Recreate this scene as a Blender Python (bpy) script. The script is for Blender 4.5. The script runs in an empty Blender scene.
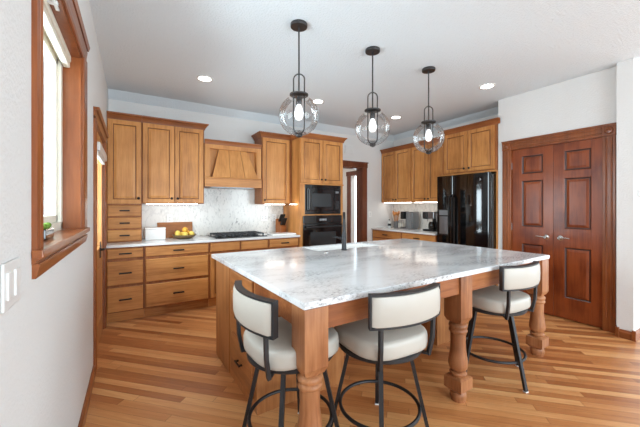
import bpy, bmesh, math, random
from mathutils import Vector, Matrix
random.seed(7)
PI = math.pi
C = bpy.context.scene.collection
SC = bpy.context.scene

# ------------------------------------------------------------------ camera
H = 1.33
cam_d = bpy.data.cameras.new('camera'); cam = bpy.data.objects.new('camera', cam_d); C.objects.link(cam)
cam.location = (0, 0, H); cam.rotation_euler = (PI/2, 0, -math.radians(31.3))
cam_d.sensor_width = 36; cam_d.lens = 308*36/640; cam_d.shift_y = -7.5/640; cam_d.clip_start = 0.02
SC.camera = cam
# ------------------------------------------------------------------ world, daylight, exposure
W = bpy.data.worlds.new('daylight'); SC.world = W; W.use_nodes = True
bg = W.node_tree.nodes['Background']; bg.inputs[0].default_value = (0.78, 0.94, 1.05, 1); bg.inputs[1].default_value = 2.4
SC.view_settings.view_transform = 'Standard'; SC.view_settings.look = 'None'
SC.view_settings.gamma = 1.0; SC.view_settings.use_curve_mapping = False
SC.view_settings.exposure = 0.38
SC.cycles.max_bounces = 10; SC.cycles.diffuse_bounces = 6; SC.cycles.transparent_max_bounces = 16
SC.cycles.sample_clamp_indirect = 6.0

def area(name, loc, rot, sx, sy, power, col=(1, 1, 1)):
    l = bpy.data.lights.new(name, 'AREA'); l.shape = 'RECTANGLE'; l.size = sx; l.size_y = sy; l.energy = power; l.color = col
    o = bpy.data.objects.new(name, l); C.objects.link(o); o.location = loc; o.rotation_euler = rot
    return o
# added fill lamps at unseen rear and side windows, then the kitchen daylight
area('rear_fill_light', (1.5, -3.66, 1.45), (PI/2, 0, 0), 2.3, 1.9, 92, (0.82, 0.96, 1.05))
area('rear_fill_light', (4.7, -3.66, 1.45), (PI/2, 0, 0), 2.3, 1.9, 92, (0.82, 0.96, 1.05))
area('side_fill_light', (7.66, -1.2, 1.35), (PI/2, 0, PI/2), 2.6, 2.1, 32, (0.80, 0.96, 1.07))
area('kitchen_window_daylight', (-0.75, 1.83, 1.75), (PI/2, 0, -PI/2), 1.1, 1.1, 60, (0.86, 0.97, 1.04))
area('glazed_door_daylight', (-0.75, 3.58, 1.45), (PI/2, 0, -PI/2), 0.9, 1.1, 40, (0.86, 0.97, 1.04))

# ------------------------------------------------------------------ materials
def lin(c):
    c = c/255.0
    return c/12.92 if c <= 0.04045 else ((c+0.055)/1.055)**2.4
def rgb(r, g, b): return (lin(r), lin(g), lin(b), 1)

class NT:
    def __init__(s, name):
        s.m = bpy.data.materials.new(name); s.m.use_nodes = True
        s.t = s.m.node_tree; s.p = s.t.nodes['Principled BSDF']; s.out = s.t.nodes['Material Output']
    def n(s, typ, **kw):
        nd = s.t.nodes.new(typ)
        for k, v in kw.items(): setattr(nd, k, v)
        return nd
    def l(s, a, b): s.t.links.new(a, b)
    def ramp(s, fac, stops):
        r = s.n('ShaderNodeValToRGB'); e = r.color_ramp.elements
        while len(e) < len(stops): e.new(0.5)
        for i, (p, c) in enumerate(stops): e[i].position = p; e[i].color = c
        s.l(fac, r.inputs[0]); return r.outputs[0]
    def math(s, op, a, b=None):
        m = s.n('ShaderNodeMath', operation=op)
        for i, v in enumerate((a, b)):
            if v is None: continue
            if isinstance(v, (int, float)): m.inputs[i].default_value = v
            else: s.l(v, m.inputs[i])
        return m.outputs[0]
    def mix(s, fac, a, b, blend='MIX'):
        m = s.n('ShaderNodeMix', data_type='RGBA', blend_type=blend)
        for sock, v in ((m.inputs[0], fac), (m.inputs[6], a), (m.inputs[7], b)):
            if hasattr(v, 'type') and hasattr(v, 'is_linked'): s.l(v, sock)
            else: sock.default_value = v
        return m.outputs[2]
    def noise(s, vec, scale, detail=4, rough=0.5):
        n = s.n('ShaderNodeTexNoise'); n.inputs['Scale'].default_value = scale; n.inputs['Detail'].default_value = detail
        n.inputs['Roughness'].default_value = rough
        if vec is not None: s.l(vec, n.inputs['Vector'])
        return n.outputs['Fac']
    def bump(s, h, strength, dist=0.002):
        b = s.n('ShaderNodeBump'); b.inputs['Strength'].default_value = strength; b.inputs['Distance'].default_value = dist
        s.l(h, b.inputs['Height']); s.l(b.outputs[0], s.p.inputs['Normal'])

def plain(name, col, rough=0.5, metal=0.0, coat=0.0, spec=None, var=0.04, scale=30):
    t = NT(name); tc = t.n('ShaderNodeTexCoord')
    f = t.noise(tc.outputs['Object'], scale, 3)
    a = tuple(c*(1-var) for c in col[:3])+(1,); b = tuple(min(1, c*(1+var)) for c in col[:3])+(1,)
    t.l(t.mix(f, a, b), t.p.inputs['Base Color'])
    t.p.inputs['Roughness'].default_value = rough; t.p.inputs['Metallic'].default_value = metal
    t.p.inputs['Coat Weight'].default_value = coat
    if spec is not None: t.p.inputs['Specular IOR Level'].default_value = spec
    return t.m

def wood(name, light, mid, dark, axis='Z', rough=0.42, coat=0.06, blotch=0.5, knots=0.0):
    """stretched-noise grain along one local axis"""
    t = NT(name); tc = t.n('ShaderNodeTexCoord'); oi = t.n('ShaderNodeObjectInfo')
    ad = t.n('ShaderNodeVectorMath', operation='ADD'); t.l(tc.outputs['Object'], ad.inputs[0])
    sc = t.n('ShaderNodeVectorMath', operation='SCALE'); sc.inputs[0].default_value = (3.1, 5.3, 4.7); t.l(oi.outputs['Random'], sc.inputs['Scale'])
    t.l(sc.outputs[0], ad.inputs[1])
    mp = t.n('ShaderNodeMapping'); s = [1, 1, 1]; s['XYZ'.index(axis)] = 0.07
    mp.inputs['Scale'].default_value = s; t.l(ad.outputs[0], mp.inputs['Vector'])
    g1 = t.noise(mp.outputs[0], 55, 6, 0.6); g2 = t.noise(mp.outputs[0], 9, 3, 0.5); g3 = t.noise(ad.outputs[0], 3.5, 3)
    f = t.math('ADD', t.math('MULTIPLY', g1, 0.35), t.math('ADD', t.math('MULTIPLY', g2, 0.4), t.math('MULTIPLY', g3, blotch*0.5)))
    f = t.math('ADD', f, t.math('MULTIPLY', t.math('SUBTRACT', oi.outputs['Random'], 0.5), 0.08))
    c = t.ramp(f, [(0.30, dark), (0.5, mid), (0.68, light)])
    if knots:
        v = t.n('ShaderNodeTexVoronoi'); v.inputs['Scale'].default_value = 4.5; t.l(mp.outputs[0], v.inputs['Vector'])
        k = t.ramp(v.outputs['Distance'], [(0.0, (1, 1, 1, 1)), (0.10, (0, 0, 0, 1))])
        c = t.mix(t.math('MULTIPLY', k, knots), c, dark)
    t.l(c, t.p.inputs['Base Color'])
    t.p.inputs['Roughness'].default_value = rough; t.p.inputs['Coat Weight'].default_value = coat; t.p.inputs['Coat Roughness'].default_value = 0.2
    t.p.inputs['Specular IOR Level'].default_value = 0.3
    t.bump(g1, 0.08, 0.001)
    return t.m

def emit(name, col, strength):
    t = NT(name); t.p.inputs['Base Color'].default_value = (0.8, 0.8, 0.8, 1)
    t.p.inputs['Emission Color'].default_value = col; t.p.inputs['Emission Strength'].default_value = strength
    return t.m

def clear_glass(name, tint=(1, 1, 1, 1), edge=1.0, ior=1.45):
    t = NT(name); t.t.nodes.remove(t.p)
    tr = t.n('ShaderNodeBsdfTransparent'); tr.inputs[0].default_value = tint
    gl = t.n('ShaderNodeBsdfGlossy'); gl.inputs['Roughness'].default_value = 0.02
    fr = t.n('ShaderNodeFresnel'); fr.inputs[0].default_value = ior
    mx = t.n('ShaderNodeMixShader'); t.l(t.math('MULTIPLY', fr.outputs[0], edge), mx.inputs[0]); t.l(tr.outputs[0], mx.inputs[1]); t.l(gl.outputs[0], mx.inputs[2])
    t.l(mx.outputs[0], t.out.inputs[0])
    return t.m

def wall_mat(name, col, scale, strength, dist):
    t = NT(name); tc = t.n('ShaderNodeTexCoord')
    n = t.noise(tc.outputs['Object'], scale, 3, 0.55)
    h = t.ramp(n, [(0.42, (0, 0, 0, 1)), (0.62, (1, 1, 1, 1))])
    t.p.inputs['Base Color'].default_value = col; t.p.inputs['Roughness'].default_value = 0.85
    t.p.inputs['Specular IOR Level'].default_value = 0.2
    t.bump(h, strength, dist)
    return t.m

def floor_mat():
    t = NT('hardwood_planks'); tc = t.n('ShaderNodeTexCoord'); sx = t.n('ShaderNodeSeparateXYZ'); t.l(tc.outputs['Object'], sx.inputs[0])
    x, y = sx.outputs[0], sx.outputs[1]; r2 = 0.70710678
    u = t.math('MULTIPLY', t.math('SUBTRACT', y, x), r2); v = t.math('MULTIPLY', t.math('ADD', x, y), r2)
    vr = t.math('DIVIDE', v, 0.06); row = t.math('FLOOR', vr)
    wn = t.n('ShaderNodeTexWhiteNoise', noise_dimensions='1D'); t.l(row, wn.inputs['W'])
    ul = t.math('ADD', t.math('DIVIDE', u, 1.15), t.math('MULTIPLY', wn.outputs['Value'], 7.3)); pid = t.math('FLOOR', ul)
    cb = t.n('ShaderNodeCombineXYZ'); t.l(row, cb.inputs[0]); t.l(pid, cb.inputs[1])
    w2 = t.n('ShaderNodeTexWhiteNoise', noise_dimensions='2D'); t.l(cb.outputs[0], w2.inputs['Vector'])
    # grain
    gv = t.n('ShaderNodeCombineXYZ'); t.l(t.math('MULTIPLY', u, 0.08), gv.inputs[0]); t.l(v, gv.inputs[1]); t.l(t.math('MULTIPLY', w2.outputs['Value'], 13.0), gv.inputs[2])
    g1 = t.noise(gv.outputs[0], 60, 5, 0.6); g2 = t.noise(gv.outputs[0], 12, 3)
    f = t.math('ADD', t.math('MULTIPLY', w2.outputs['Value'], 0.46), t.math('ADD', t.math('MULTIPLY', g1, 0.3), t.math('MULTIPLY', g2, 0.28)))
    c = t.ramp(f, FLOOR_STOPS)
    e1 = t.math('PINGPONG', vr, 0.5); e2 = t.math('PINGPONG', ul, 0.5)
    seam = t.math('MAXIMUM', t.math('LESS_THAN', e1, 0.014), t.math('LESS_THAN', e2, 0.0012))
    c = t.mix(t.math('MULTIPLY', seam, 0.6), c, rgb(70, 36, 20))
    t.l(c, t.p.inputs['Base Color'])
    t.p.inputs['Roughness'].default_value = 0.36; t.p.inputs['Coat Weight'].default_value = 0.25; t.p.inputs['Coat Roughness'].default_value = 0.25
    t.bump(t.math('SUBTRACT', 1.0, seam), 0.15, 0.001)
    return t.m

def quartz_mat():
    t = NT('white_quartz'); tc = t.n('ShaderNodeTexCoord'); mp = t.n('ShaderNodeMapping')
    mp.inputs['Scale'].default_value = (0.6, 1.5, 1); mp.inputs['Rotation'].default_value = (0, 0, 0.15); t.l(tc.outputs['Object'], mp.inputs['Vector'])
    big = t.noise(mp.outputs[0], 2.6, 4, 0.6); fine = t.noise(mp.outputs[0], 62, 6, 0.75); med = t.noise(mp.outputs[0], 11, 5, 0.65)
    band = t.ramp(big, [(0.42, (0, 0, 0, 1)), (0.62, (1, 1, 1, 1))])
    speck = t.ramp(fine, [(0.49, (0, 0, 0, 1)), (0.62, (1, 1, 1, 1))])
    vein = t.ramp(med, [(0.46, (0, 0, 0, 1)), (0.5, (1, 1, 1, 1)), (0.54, (0, 0, 0, 1))])
    c = t.mix(t.math('MULTIPLY', band, 0.22), rgb(224, 225, 226), rgb(186, 187, 188))
    c = t.mix(t.math('MULTIPLY', t.math('MULTIPLY', speck, band), 0.9), c, rgb(84, 83, 83))
    c = t.mix(t.math('MULTIPLY', t.math('MULTIPLY', vein, band), 0.2), c, rgb(130, 129, 129))
    t.l(c, t.p.inputs['Base Color']); t.p.inputs['Roughness'].default_value = 0.12
    return t.m

def splash_mat():
    t = NT('speckled_marble'); tc = t.n('ShaderNodeTexCoord'); mp = t.n('ShaderNodeMapping'); mp.inputs['Rotation'].default_value = (0, 0.8, 0)
    mp.inputs['Scale'].default_value = (1, 1, 0.45); t.l(tc.outputs['Object'], mp.inputs['Vector'])
    a = t.noise(mp.outputs[0], 30, 6, 0.75); b = t.noise(mp.outputs[0], 5, 4, 0.6); d = t.noise(mp.outputs[0], 2.2, 3)
    sp = t.ramp(a, [(0.54, (0, 0, 0, 1)), (0.63, (1, 1, 1, 1))])
    ve = t.ramp(b, [(0.47, (0, 0, 0, 1)), (0.5, (1, 1, 1, 1)), (0.53, (0, 0, 0, 1))])
    c = t.mix(d, rgb(232, 228, 220), rgb(212, 208, 202))
    c = t.mix(t.math('MULTIPLY', t.math('MULTIPLY', sp, t.ramp(t.noise(mp.outputs[0], 3.5, 3), [(0.4, (.15, .15, .15, 1)), (0.6, (1, 1, 1, 1))])), 0.8), c, rgb(120, 112, 106))
    c = t.mix(t.math('MULTIPLY', ve, 0.22), c, rgb(140, 134, 130))
    t.l(c, t.p.inputs['Base Color']); t.p.inputs['Roughness'].default_value = 0.2
    return t.m

FLOOR_STOPS = [(0.15, rgb(126, 68, 35)), (0.4, rgb(174, 108, 60)), (0.6, rgb(200, 136, 82)), (0.9, rgb(230, 178, 120))]
M = {}
hl, hm, hd = rgb(218, 158, 94), rgb(194, 132, 72), rgb(142, 88, 43)
M['cabZ'] = wood('honey_maple_upright', hl, hm, hd, 'Z')
M['cabX'] = wood('honey_maple_level', hl, hm, hd, 'X')
M['crown'] = wood('maple_crown', rgb(172, 108, 62), rgb(146, 86, 46), rgb(112, 62, 32), 'X')
M['glaze'] = plain('brown_glaze_line', rgb(112, 68, 34), 0.5)
M['doorglaze'] = plain('dark_moulding_glaze', rgb(62, 26, 14), 0.4)
M['frameZ'] = wood('darker_shaded_frame', rgb(176, 114, 64), rgb(150, 92, 50), rgb(116, 68, 36), 'Z')  # darker reddish frame; shade between the fronts is put into its colour
M['trimY'] = wood('red_brown_trim_y', rgb(166, 98, 54), rgb(138, 76, 39), rgb(100, 51, 25), 'Y', 0.3, 0.4)
M['trimZ'] = wood('red_brown_trim_z', rgb(166, 98, 54), rgb(138, 76, 39), rgb(100, 51, 25), 'Z', 0.3, 0.4)
M['trimX'] = wood('red_brown_trim_x', rgb(166, 98, 54), rgb(138, 76, 39), rgb(100, 51, 25), 'X', 0.3, 0.4)
M['doorZ'] = wood('mahogany_door', rgb(138, 68, 33), rgb(102, 44, 21), rgb(64, 26, 13), 'Z', 0.3, 0.22, 0.9)
M['hallZ'] = wood('dark_hall_trim', rgb(124, 70, 46), rgb(98, 52, 34), rgb(70, 36, 24), 'Z', 0.35, 0.3)
M['alder'] = wood('rustic_alder', rgb(182, 126, 84), rgb(146, 92, 57), rgb(88, 52, 31), 'Z', 0.45, 0.1, 0.7, 0.5)
M['alderX'] = wood('rustic_alder_level', rgb(172, 112, 68), rgb(138, 80, 44), rgb(92, 50, 27), 'X', 0.45, 0.1, 0.7, 0.4)
M['oakZ'] = wood('light_oak_door', rgb(214, 158, 98), rgb(194, 134, 78), rgb(160, 104, 58), 'Z', 0.35, 0.2)
M['stone'] = plain('plain_white_stone', rgb(222, 222, 221), 0.15, 0, 0, None, 0.03, 40)
M['islandZ'] = wood('brown_island_wood_upright', rgb(192, 134, 84), rgb(162, 104, 58), rgb(112, 66, 36), 'Z')
M['islandX'] = wood('brown_island_wood_level', rgb(192, 134, 84), rgb(162, 104, 58), rgb(112, 66, 36), 'Y')
M['floor'] = floor_mat(); M['quartz'] = quartz_mat(); M['splash'] = splash_mat()
M['wall'] = wall_mat('white_wall_paint', rgb(221, 220, 218), 75, 0.30, 0.003)
M['ceil'] = wall_mat('knockdown_ceiling', rgb(226, 235, 240), 62, 0.5, 0.005)
M['black'] = plain('black_metal', rgb(42, 42, 44), 0.42, 0.3)
M['bronze'] = plain('dark_bronze', rgb(34, 30, 28), 0.4, 0.6)
M['gloss'] = plain('black_gloss', rgb(10, 10, 11), 0.09, 0, 0.3)
M['matblack'] = plain('matt_black', rgb(18, 18, 19), 0.35)
M['iron'] = plain('cast_iron', rgb(40, 40, 42), 0.5)
M['pend'] = plain('pendant_gunmetal', rgb(62, 60, 60), 0.4, 0.5)
M['chrome'] = plain('brushed_nickel', rgb(200, 198, 194), 0.25, 1.0)
M['steel'] = plain('stainless', rgb(150, 152, 156), 0.3, 0.9)
M['leather'] = plain('cream_leather', rgb(184, 178, 168), 0.42, 0, 0.0, None, 0.03, 14)
M['white'] = plain('white_plastic', rgb(222, 222, 220), 0.35)
M['vinyl'] = plain('cream_vinyl', rgb(232, 228, 212), 0.4)
M['ceramic'] = plain('white_ceramic', rgb(240, 240, 238), 0.15)
M['orange'] = plain('orange_peel', rgb(238, 176, 62), 0.5)
M['lemon'] = plain('lemon_peel', rgb(244, 214, 100), 0.5)
M['moss'] = plain('green_moss', rgb(96, 128, 44), 0.9, 0, 0, None, 0.4, 90)
M['knife'] = wood('knife_block_wood', rgb(176, 112, 62), rgb(150, 88, 46), rgb(112, 62, 32), 'Z')
M['board'] = wood('board_wood', rgb(190, 134, 80), rgb(166, 108, 62), rgb(128, 78, 42), 'X')
M['wicker'] = plain('brown_wicker', rgb(122, 98, 66), 0.7, 0, 0, None, 0.35, 120)
M['frost'] = plain('grey_plastic', rgb(120, 122, 124), 0.35)
M['glass'] = clear_glass('pendant_glass', (0.995, 0.995, 0.995, 1), 0.75, 1.4)
M['pane'] = clear_glass('window_glass', (0.96, 0.98, 0.98, 1), 0.8, 1.3)
M['bulb'] = emit('bulb_glow', (1, 0.98, 0.95, 1), 0.5)
M['can'] = emit('downlight_glow', (1, 0.96, 0.9, 1), 9)
M['strip'] = emit('led_strip_glow', (1, 0.94, 0.84, 1), 9)
M['bamboo'] = wood('utensil_wood', rgb(214, 160, 100), rgb(196, 130, 70), rgb(170, 100, 50), 'Z')

# ------------------------------------------------------------------ mesh building
class MB:
    def __init__(s): s.b = bmesh.new(); s.mats = []
    def _tag(s, n0, mi):
        s.b.faces.ensure_lookup_table()
        if mi is None: return
        for f in s.b.faces[n0:]: f.material_index = mi
    def box(s, x0, x1, y0, y1, z0, z1, bev=0.0, seg=2, mi=0):
        if x1 < x0: x0, x1 = x1, x0
        if y1 < y0: y0, y1 = y1, y0
        if z1 < z0: z0, z1 = z1, z0
        t = bmesh.new(); bmesh.ops.create_cube(t, size=1)
        for v in t.verts: v.co = Vector(((x0+x1)/2+v.co.x*(x1-x0), (y0+y1)/2+v.co.y*(y1-y0), (z0+z1)/2+v.co.z*(z1-z0)))
        if bev: bmesh.ops.bevel(t, geom=t.edges[:], offset=bev, segments=seg, profile=0.6, affect='EDGES')
        return s.add(t, mi)
    def add(s, t, mi=0, mat=None):
        if mat is not None: bmesh.ops.transform(t, matrix=mat, verts=t.verts[:])
        m = bpy.data.meshes.new('tmp'); t.to_mesh(m); t.free(); n0 = len(s.b.faces)
        s.b.from_mesh(m); bpy.data.meshes.remove(m); s._tag(n0, mi); return s
    def prism(s, pts, axis, a, b, mi=0):
        """closed polygon extruded along an axis; pts given in the two other axes (in xyz order)"""
        def co(p, h): q = list(p); q.insert(axis, h); return q
        t = bmesh.new(); A = [t.verts.new(co(p, a)) for p in pts]; B = [t.verts.new(co(p, b)) for p in pts]; n = len(pts)
        for i in range(n): t.faces.new((A[i], A[(i+1) % n], B[(i+1) % n], B[i]))
        t.faces.new(A[::-1]); t.faces.new(B); bmesh.ops.recalc_face_normals(t, faces=t.faces[:]); return s.add(t, mi)
    def lathe(s, prof, cx=0, cy=0, n=32, mi=0, cap=True):
        t = bmesh.new(); rings = []
        for r, z in prof: rings.append([t.verts.new((cx+max(r, 1e-4)*math.cos(2*PI*k/n), cy+max(r, 1e-4)*math.sin(2*PI*k/n), z)) for k in range(n)])
        for a, b in zip(rings, rings[1:]):
            for k in range(n): t.faces.new((a[k], a[(k+1) % n], b[(k+1) % n], b[k]))
        if cap: t.faces.new(rings[0][::-1]); t.faces.new(rings[-1])
        bmesh.ops.recalc_face_normals(t, faces=t.faces[:]); return s.add(t, mi)
    def tube(s, pts, r, n=10, closed=False, mi=0, rect=None):
        """sweep a circle (or a rectangle half-sizes rect) along points"""
        P = [Vector(p) for p in pts]; t = bmesh.new(); rings = []; m = len(P)
        up0 = None
        for i in range(m):
            if closed: d = P[(i+1) % m]-P[i-1]
            else: d = P[min(i+1, m-1)]-P[max(i-1, 0)]
            d.normalize()
            if up0 is None: up0 = Vector((0, 0, 1)) if abs(d.z) < 0.9 else Vector((0, 1, 0))
            sd = d.cross(up0).normalized(); uu = sd.cross(d).normalized(); up0 = uu if abs(d.dot(Vector((0, 0, 1)))) > 0.5 else up0
            rr = r[i] if isinstance(r, (list, tuple)) else r
            if rect: prof = [(-rect[0], -rect[1]), (rect[0], -rect[1]), (rect[0], rect[1]), (-rect[0], rect[1])]
            else: prof = [(rr*math.cos(2*PI*k/n), rr*math.sin(2*PI*k/n)) for k in range(n)]
            rings.append([t.verts.new(P[i]+sd*a+uu*b) for a, b in prof])
        q = len(rings[0])
        for i in range(m if closed else m-1):
            a, b = rings[i], rings[(i+1) % m]
            for k in range(q): t.faces.new((a[k], a[(k+1) % q], b[(k+1) % q], b[k]))
        if not closed: t.faces.new(rings[0][::-1]); t.faces.new(rings[-1])
        bmesh.ops.recalc_face_normals(t, faces=t.faces[:]); return s.add(t, mi)
    def cyl(s, p0, p1, r, n=16, r1=None, mi=0): return s.tube([p0, p1], [r, r if r1 is None else r1], n, mi=mi)
    def sphere(s, c, r, sz=(1, 1, 1), u=24, v=14, mi=0):
        t = bmesh.new(); bmesh.ops.create_uvsphere(t, u_segments=u, v_segments=v, radius=1)
        for q in t.verts: q.co = Vector((c[0]+q.co.x*r*sz[0], c[1]+q.co.y*r*sz[1], c[2]+q.co.z*r*sz[2]))
        return s.add(t, mi)
    def loops(s, x0, x1, z0, z1, stops, mi=0, back=True, glaze=()):
        """front panel facing -y from nested rectangles: stops = [(inset, y)], first at the back"""
        t = bmesh.new(); R = []
        for i, y in stops: R.append([t.verts.new(p) for p in ((x0+i, y, z0+i), (x1-i, y, z0+i), (x1-i, y, z1-i), (x0+i, y, z1-i))])
        for i, (a, b) in enumerate(zip(R, R[1:])):
            for k in range(4): t.faces.new((a[k], a[(k+1) % 4], b[(k+1) % 4], b[k])).material_index = 1 if i in glaze else 0
        t.faces.new(R[-1])
        if back: t.faces.new(R[0][::-1])
        bmesh.ops.recalc_face_normals(t, faces=t.faces[:]); return s.add(t, None if glaze else mi)
    def build(s, name, mat, parent=None, smooth=False, angle=35):
        me = bpy.data.meshes.new(name); s.b.to_mesh(me); s.b.free()
        for m in (mat if isinstance(mat, (list, tuple)) else [mat]): me.materials.append(m)
        if smooth:
            for p in me.polygons: p.use_smooth = True
            try: me.set_sharp_from_angle(angle=math.radians(angle))
            except Exception: pass
        o = bpy.data.objects.new(name, me); C.objects.link(o)
        if parent is not None: o.parent = parent
        return o

def tag(o, label, cat, group=None, kind=None):
    o['label'] = label; o['category'] = cat
    if group: o['group'] = group
    if kind: o['kind'] = kind
    return o
def thing(name, label, cat, loc=(0, 0, 0), rz=0, group=None, kind=None):
    o = bpy.data.objects.new(name, None); C.objects.link(o); o.empty_display_size = 0.05
    o.location = loc; o.rotation_euler = (0, 0, rz); return tag(o, label, cat, group, kind)
def struct(name, mb, mat, label, cat, smooth=False): return tag(mb.build(name, mat, None, smooth), label, cat, None, 'structure')
def dup_tree(o, parent=None):
    c = o.copy(); C.objects.link(c); c.parent = parent
    for ch in list(o.children): dup_tree(ch, c)
    return c

# ------------------------------------------------------------------ the room shell
LX, BY, FX, CZ = -0.265, 4.78, 4.73, 2.79
PX = 4.315                                    # pantry wall plane
m = MB(); m.box(LX-0.2, 7.7, -3.7, 7.3, -0.12, 0.0); struct('floor', m, M['floor'], 'hardwood floor of mixed red-brown planks laid on the diagonal', 'floor')
# ceiling: flat, dipping a little where it meets the back wall and the refrigerator wall
b = bmesh.new()
def q(*p): b.faces.new([b.verts.new(v) for v in p])
q((LX-.2, -3.7, CZ), (7.7, -3.7, CZ), (7.7, 2.30, CZ), (LX-.2, 2.30, CZ)); q((LX-.2, 2.30, CZ), (4.60, 2.30, CZ), (4.60, 4.64, CZ), (LX-.2, 4.64, CZ))
q((LX-.2, 4.64, CZ), (4.60, 4.64, CZ), (4.76, 4.80, 2.69), (LX-.2, 4.80, 2.69)); q((4.60, 2.30, CZ), (4.76, 2.30, 2.715), (4.76, 4.80, 2.69), (4.60, 4.64, CZ))
q((LX-.2, -3.7, CZ+.12), (7.7, -3.7, CZ+.12), (7.7, 4.9, CZ+.12), (LX-.2, 4.9, CZ+.12))
bmesh.ops.remove_doubles(b, verts=b.verts[:], dist=1e-4); mm = MB(); mm.add(b)
struct('ceiling', mm, M['ceil'], 'light grey knockdown textured ceiling', 'ceiling')
# left wall with a window and a glazed door
WY0, WY1, WZ0, WZ1 = 1.335, 2.33, 1.19, 2.225
DY0, DY1, DZ1 = 3.10, 4.07, 2.02
m = MB()
for y0, y1, z0, z1 in ((-3.7, WY0, 0, CZ), (WY0, WY1, 0, WZ0), (WY0, WY1, WZ1, CZ), (WY1, DY0, 0, CZ), (DY0, DY1, DZ1, CZ), (DY1, 4.92, 0, CZ)):
    m.box(LX-0.16, LX, y0, y1, z0, z1)
struct('wall_left', m, M['wall'], 'white textured wall holding the window at far left', 'wall')
# back wall with the hall doorway
OX0, OX1, OZ = 3.02, 3.87, 2.085
m = MB(); m.box(LX-.1, OX0, BY, BY+.14, 0, CZ); m.box(OX1, 4.9, BY, BY+.14, 0, CZ); m.box(OX0, OX1, BY, BY+.14, OZ, CZ)
struct('wall_back', m, M['wall'], 'white back wall behind the cooktop cabinets and hall doorway', 'wall')
m = MB(); m.box(FX, FX+.14, 2.30, BY, 0, CZ); struct('wall_right', m, M['wall'], 'white wall behind the refrigerator and coffee counter', 'wall')
# pantry wall
PY0, PY1, PZ = 1.244, 2.185, 2.075
m = MB(); m.box(PX, PX+.12, PY1, 2.357, 0, CZ); m.box(PX, PX+.12, 1.116, PY0, 0, CZ); m.box(PX, PX+.12, PY0, PY1, PZ, CZ)
m.box(PX+.12, FX, 2.30, 2.357, 0, CZ); m.box(4.225, 4.4355, 0.99, 1.115, 0, CZ)
struct('wall_pantry', m, M['wall'], 'white wall around the double pantry doors', 'wall')
m = MB(); m.box(4.4355, 7.7, .99, 1.12, 0, CZ); struct('wall_far_right', m, M['wall'], 'white wall turning away at the right edge of the view', 'wall')
# rest of the open room behind the camera; windows added for fill light
m = MB()
for x0, x1, z0, z1 in ((LX-.2, .3, 0, CZ), (2.7, 3.5, 0, CZ), (5.9, 7.7, 0, CZ), (.3, 2.7, 0, .45), (.3, 2.7, 2.45, CZ), (3.5, 5.9, 0, .45), (3.5, 5.9, 2.45, CZ)):
    m.box(x0, x1, -3.64, -3.5, z0, z1)
struct('wall_rear', m, M['wall'], 'white rear wall with two large window openings added for light, behind the camera', 'wall')
m = MB()
for y0, y1, z0, z1 in ((-3.7, -2.6, 0, CZ), (.2, 1.12, 0, CZ), (-2.6, .2, 2.45, CZ), (-2.6, .2, 0, .2)): m.box(7.5, 7.64, y0, y1, z0, z1)
struct('wall_side', m, M['wall'], 'white side wall with a wide window opening added for light, out of the view', 'wall')
# hall beyond the doorway
m = MB(); m.box(2.0, 4.9, 7.0, 7.12, 0, 2.6); m.box(4.72, 4.84, BY+.14, 5.62, 0, 2.6); m.box(4.72, 4.84, 6.25, 7.0, 0, 2.6); m.box(4.72, 4.84, 5.62, 6.25, 2.09, 2.6)
m.box(2.0, 2.12, BY+.14, 7.0, 0, 2.6); m.box(5.9, 6.0, 5.0, 7.0, 0, 2.6)
struct('wall_hall', m, M['wall'], 'white hall walls seen through the doorway beside the oven cabinet', 'wall')
m = MB(); m.box(2.0, 6.0, BY+.14, 7.12, 2.6, 2.7); struct('ceiling_hall', m, M['ceil'], 'hall ceiling beyond the doorway', 'ceiling')
area('hall_light', (3.6, 6.0, 2.58), (0, 0, 0), 0.6, 0.6, 14, (1, 0.95, 0.88)); area('hall_room_light', (5.4, 6.0, 2.55), (0, 0, 0), 0.5, 0.5, 10)

def base_prof(t=0.016, h=0.085): return [(0, 0), (t, 0), (t, h*0.72), (t*0.55, h*0.9), (t*0.3, h), (0, h)]
def baseboard_y(name, x, sgn, y0, y1, label):
    m = MB(); m.prism([(x+sgn*a, z) for a, z in base_prof()], 1, y0, y1); return struct(name, m, M['trimY'], label, 'baseboard')
baseboard_y('baseboard_left', LX, 1, -3.5, 2.985, 'red-brown wood baseboard along the left wall')
m = MB(); m.prism([(PX-a, z) for a, z in base_prof()], 1, 1.115, 1.142); m.prism([(4.225-a, z) for a, z in base_prof()], 1, 1.0, 1.105)
m.box(4.200, 4.229, 1.093, 1.122, 0, 0.10, 0.004); m.box(4.200, 4.229, 0.968, 0.998, 0, 0.10, 0.004)
struct('baseboard_pantry', m, M['trimY'], 'short wood baseboard with corner blocks beside the pantry doors', 'baseboard')
m = MB(); m.prism([(0.99-a, z) for a, z in base_prof()], 0, 4.23, 7.5); struct('baseboard_right', m, M['trimX'], 'wood baseboard running off at the right edge', 'baseboard')

# ------------------------------------------------------------------ window on the left wall
cx = LX+0.028
def casing_prof(w): return [(0, 0), (0.012, 0), (0.017, 0.012), (0.012, 0.022), (0.013, w*0.5), (0.018, w-0.014), (0.014, w), (0, w)]
w = thing('window_1', 'wood-cased window on the left wall with sill and raised shade', 'window', (LX, (WY0+WY1)/2, WZ0), 0, None, 'structure')
hw, hh = (WY1-WY0)/2, WZ1-WZ0; CW = 0.072; CWF = 0.135
m = MB()
m.prism([(a, -hw-t) for a, t in casing_prof(CW)], 2, -0.01, hh+0.02); m.prism([(a, hw+t) for a, t in casing_prof(CWF)], 2, -0.01, hh+0.02)
m.build('casing', M['trimZ'], w)
m = MB(); m.prism([(a, hh+t) for a, t in casing_prof(0.10)], 1, -hw-CW, hw+CWF); m.prism([(0, hh+.10), (.022, hh+.10), (.030, hh+.125), (0, hh+.125)], 1, -hw-CW-.012, hw+CWF+.012)
m.build('head_casing', M['trimY'], w)
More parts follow.
